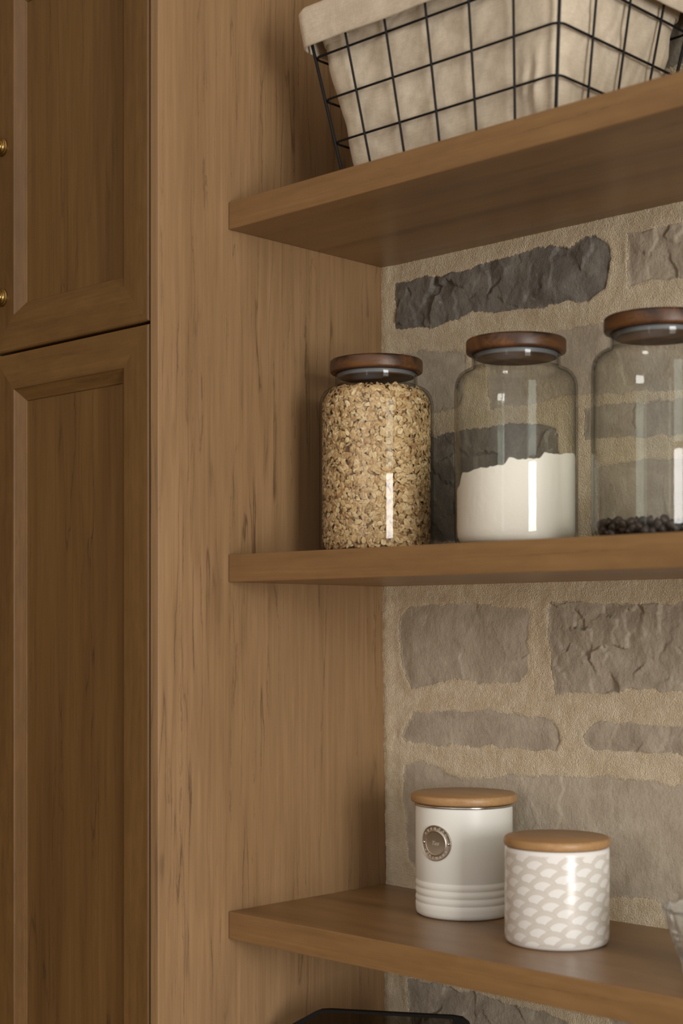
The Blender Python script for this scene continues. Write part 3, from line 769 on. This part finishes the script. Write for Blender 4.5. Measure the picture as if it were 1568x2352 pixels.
for rr, h in pf:
    if rr == 0: rings.append([b.verts.new(wrap(0, 0, h))]); continue
    rings.append([b.verts.new(wrap(rr * math.cos(2 * math.pi * i / 72), rr * math.sin(2 * math.pi * i / 72), h)) for i in range(72)])
for A, B in zip(rings[:-1], rings[1:]):
    for i in range(72):
        j = (i + 1) % 72
        if len(A) == 1: b.faces.new((A[0], B[i], B[j]))
        else: b.faces.new((A[i], B[i], B[j], A[j]))
badge = from_bm('badge', b, M_badge, tin, True, 60)
badge['label'] = 'round grey metal badge with raised lettering'
def glyph(ch_, size, shear=0.0):
    cu = bpy.data.curves.new('glyph', 'FONT'); cu.body = ch_; cu.size = size; cu.shear = shear
    cu.align_x = 'CENTER'; cu.extrude = 0.00025; cu.resolution_u = 3
    o = bpy.data.objects.new('glyph', cu); C.objects.link(o)
    dg = bpy.context.evaluated_depsgraph_get(); dg.update()
    me = bpy.data.meshes.new_from_object(o.evaluated_get(dg))
    vs = [vv.co.copy() for vv in me.vertices]; fs = [tuple(p.vertices) for p in me.polygons]
    bpy.data.objects.remove(o); bpy.data.curves.remove(cu); bpy.data.meshes.remove(me)
    return vs, fs
b = bmesh.new()
def put_glyph(gv, gf, fn):
    vv = [b.verts.new(fn(q)) for q in gv]
    for f_ in gf:
        try: b.faces.new([vv[i] for i in f_])
        except ValueError: pass
def arc(text, rad, a0, a1, top=True):
    for i, c_ in enumerate(text):
        t = R(a0 + (a1 - a0) * i / (len(text) - 1))
        gv, gf = glyph(c_, 0.0038)
        def fn(q, t=t):
            qy = q.y - 0.0013
            if top: rr = rad + qy; x = rr * math.cos(t) + q.x * math.sin(t); y = rr * math.sin(t) - q.x * math.cos(t)
            else: rr = rad - qy; x = rr * math.cos(t) - q.x * math.sin(t); y = rr * math.sin(t) + q.x * math.cos(t)
            return wrap(x, y, 0.0013 + q.z)
        put_glyph(gv, gf, fn)
arc('TYPHOON', 0.0160, 145, 35)
arc('HOMEWARE', 0.0160, 212, 328, False)
gv, gf = glyph('Tea', 0.0064, 0.35)
put_glyph(gv, gf, lambda q: wrap(q.x, q.y - 0.0021, 0.0014 + q.z))
from_bm('lettering', b, M_letter, badge)
for s in (-1, 1):
    t = lathe_bm([(0, 0.0016), (0.0008, 0.0015), (0.0014, 0.0009), (0.0016, 0.0)], 20)
    mx = Matrix.Rotation(TH0 + s * 0.0160 / R1, 3, 'Z') @ Matrix.Rotation(R(90), 3, 'Y')
    bmesh.ops.rotate(t, verts=t.verts, matrix=mx)
    bmesh.ops.translate(t, verts=t.verts, vec=Vector(wrap(s * 0.0160, 0, 0.0010)))
    from_bm('rivet', t, M_steel, badge, True)

# ================================================================== PATTERNED WHITE CANISTER
R2 = 0.0525
cn = empty('ceramic_canister', (0.3626, -0.130, Z3))
tag(cn, 'short white ceramic canister with grey fan pattern and wooden lid', 'canister')
from_bm('pot', lathe_bm([(0, 0.0012), (0.044, 0.0010), (0.0455, 0.0), (0.0478, 0.0002), (0.0505, 0.0018), (R2 - .0005, 0.0045), (R2, 0.0085), (R2, 0.0935), (R2 - .0006, 0.0962), (R2 - .0022, 0.0972), (R2 - .005, 0.0965), (R2 - .005, 0.085), (0, 0.085)], 128), scallop(R2), cn, True, 60)
from_bm('wooden_lid', lathe_bm([(0, 0.0968), (0.0445, 0.0968), (0.0450, 0.0974), (0.0505, 0.0974), (0.0526, 0.0982), (0.0534, 0.1000), (0.0535, 0.1032), (0.0529, 0.1054), (0.0512, 0.1066), (0, 0.1070)], 128), M_bamboo, cn, True, 50)

# ================================================================== PRESSED GLASS BOWL (right edge)
b = bmesh.new()
prof_o = [(0.0, 0.0), (0.027, 0.0), (0.0298, 0.0014), (0.0302, 0.0050), (0.0300, 0.0085), (0.0318, 0.012), (0.0345, 0.018), (0.0372, 0.025), (0.0398, 0.032), (0.0420, 0.039), (0.0442, 0.046), (0.0466, 0.053), (0.0488, 0.059), (0.0496, 0.0615)]
prof_i = [(0.0470, 0.0612), (0.0450, 0.054), (0.0425, 0.046), (0.0400, 0.038), (0.0372, 0.030), (0.0335, 0.022), (0.0285, 0.015), (0.020, 0.011), (0.0, 0.010)]
def dens(P, m):
    P = np.array(P); L = np.concatenate([[0], np.cumsum(np.hypot(*np.diff(P, axis=0).T))])
    s = np.linspace(0, L[-1], m); return np.stack([np.interp(s, L, P[:, 0]), np.interp(s, L, P[:, 1])], -1)
n_ = 144; rings = []
for r_, z_ in np.concatenate([dens(prof_o, 60), dens(prof_i, 24)]):
    if r_ < 1e-6: rings.append([b.verts.new((0, 0, z_))]); continue
    outer_ = len(rings) < 60
    rg_ = []
    for i in range(n_):
        t = 2 * math.pi * i / n_; q = r_
        if outer_ and 0.010 < z_ < 0.042:
            q += 0.0013 * math.cos(18 * t + z_ * 520) * math.cos(18 * t - z_ * 520)
        elif outer_ and z_ >= 0.042: q += 0.0008 * math.cos(18 * t) * (1 if z_ < 0.058 else .6)
        elif outer_ and r_ > .028: q += 0.0012 * math.cos(18 * t)
        rg_.append(b.verts.new((q * math.cos(t), q * math.sin(t), z_ + (0.0008 * math.cos(18 * t) if z_ > 0.06 else 0))))
    rings.append(rg_)
for A, B in zip(rings[:-1], rings[1:]):
    for i in range(n_):
        j = (i + 1) % n_
        if len(A) == 1: b.faces.new((A[0], B[i], B[j]))
        elif len(B) == 1: b.faces.new((A[i], B[0], A[j]))
        else: b.faces.new((A[i], B[i], B[j], A[j]))
bowl = from_bm('glass_bowl', b, M_pressed, None, True)
bowl.location = (0.556, -0.149, Z3)
tag(bowl, 'pressed clear glass bowl with bumpy flared sides at the shelf end', 'bowl')

# ================================================================== WORKTOP AND BLACK APPLIANCE (bottom edge)
ct = from_bm('countertop', box_bm(0.001, 1.5, -0.345, 0.02, 0.86, 0.90, 0.002), simple('pale_stone_worktop', (0.45, 0.42, 0.37), 0.35))
tag(ct, 'worktop under the shelves carrying the black appliance', 'countertop')
ap = empty('kitchen_appliance', (0.142, -0.134, 0.90), R(32))
tag(ap, 'black appliance with a raised smoked see-through lid below the lowest shelf', 'appliance')
from_bm('base', box_bm(-0.105, 0.088, -0.125, 0.006, 0.0, 0.100, 0.010, 4), M_black, ap, True, 40)
outl = [(-0.100, 0.101), (-0.128, 0.142), (-0.126, 0.150), (-0.109, 0.160), (-0.088, 0.1722), (-0.080, 0.1755), (-0.070, 0.1765), (0.068, 0.1765), (0.078, 0.1752), (0.085, 0.1700), (0.0885, 0.162), (0.0895, 0.150), (0.086, 0.101)]
inn = [(-0.096, 0.104), (-0.121, 0.143), (-0.119, 0.148), (-0.104, 0.157), (-0.085, 0.1688), (-0.078, 0.1722), (-0.069, 0.1735), (0.064, 0.1735), (0.068, 0.1725), (0.068, 0.1690), (0.066, 0.162), (0.062, 0.150), (0.056, 0.104)]
b = bmesh.new(); L4 = []
for pts, y in ((outl, -0.004), (outl, 0.004), (inn, 0.004), (inn, -0.004)):
    L4.append([b.verts.new((x, y, z)) for x, z in pts])
for q in range(4):
    A, B = L4[q], L4[(q + 1) % 4]
    for i in range(len(A)):
        j = (i + 1) % len(A); b.faces.new((A[i], A[j], B[j], B[i]))
lid = from_bm('lid_frame', b, M_black, ap)
b = bmesh.new()
fa = [b.verts.new((x, -0.0012, z)) for x, z in inn]; fb = [b.verts.new((x, 0.0012, z)) for x, z in inn]
b.faces.new(fa); b.faces.new(fb[::-1])
for i in range(len(fa)):
    j = (i + 1) % len(fa); b.faces.new((fa[i], fb[i], fb[j], fa[j]))
from_bm('smoked_pane', b, M_smoke, lid)['label'] = 'smoked see-through pane'
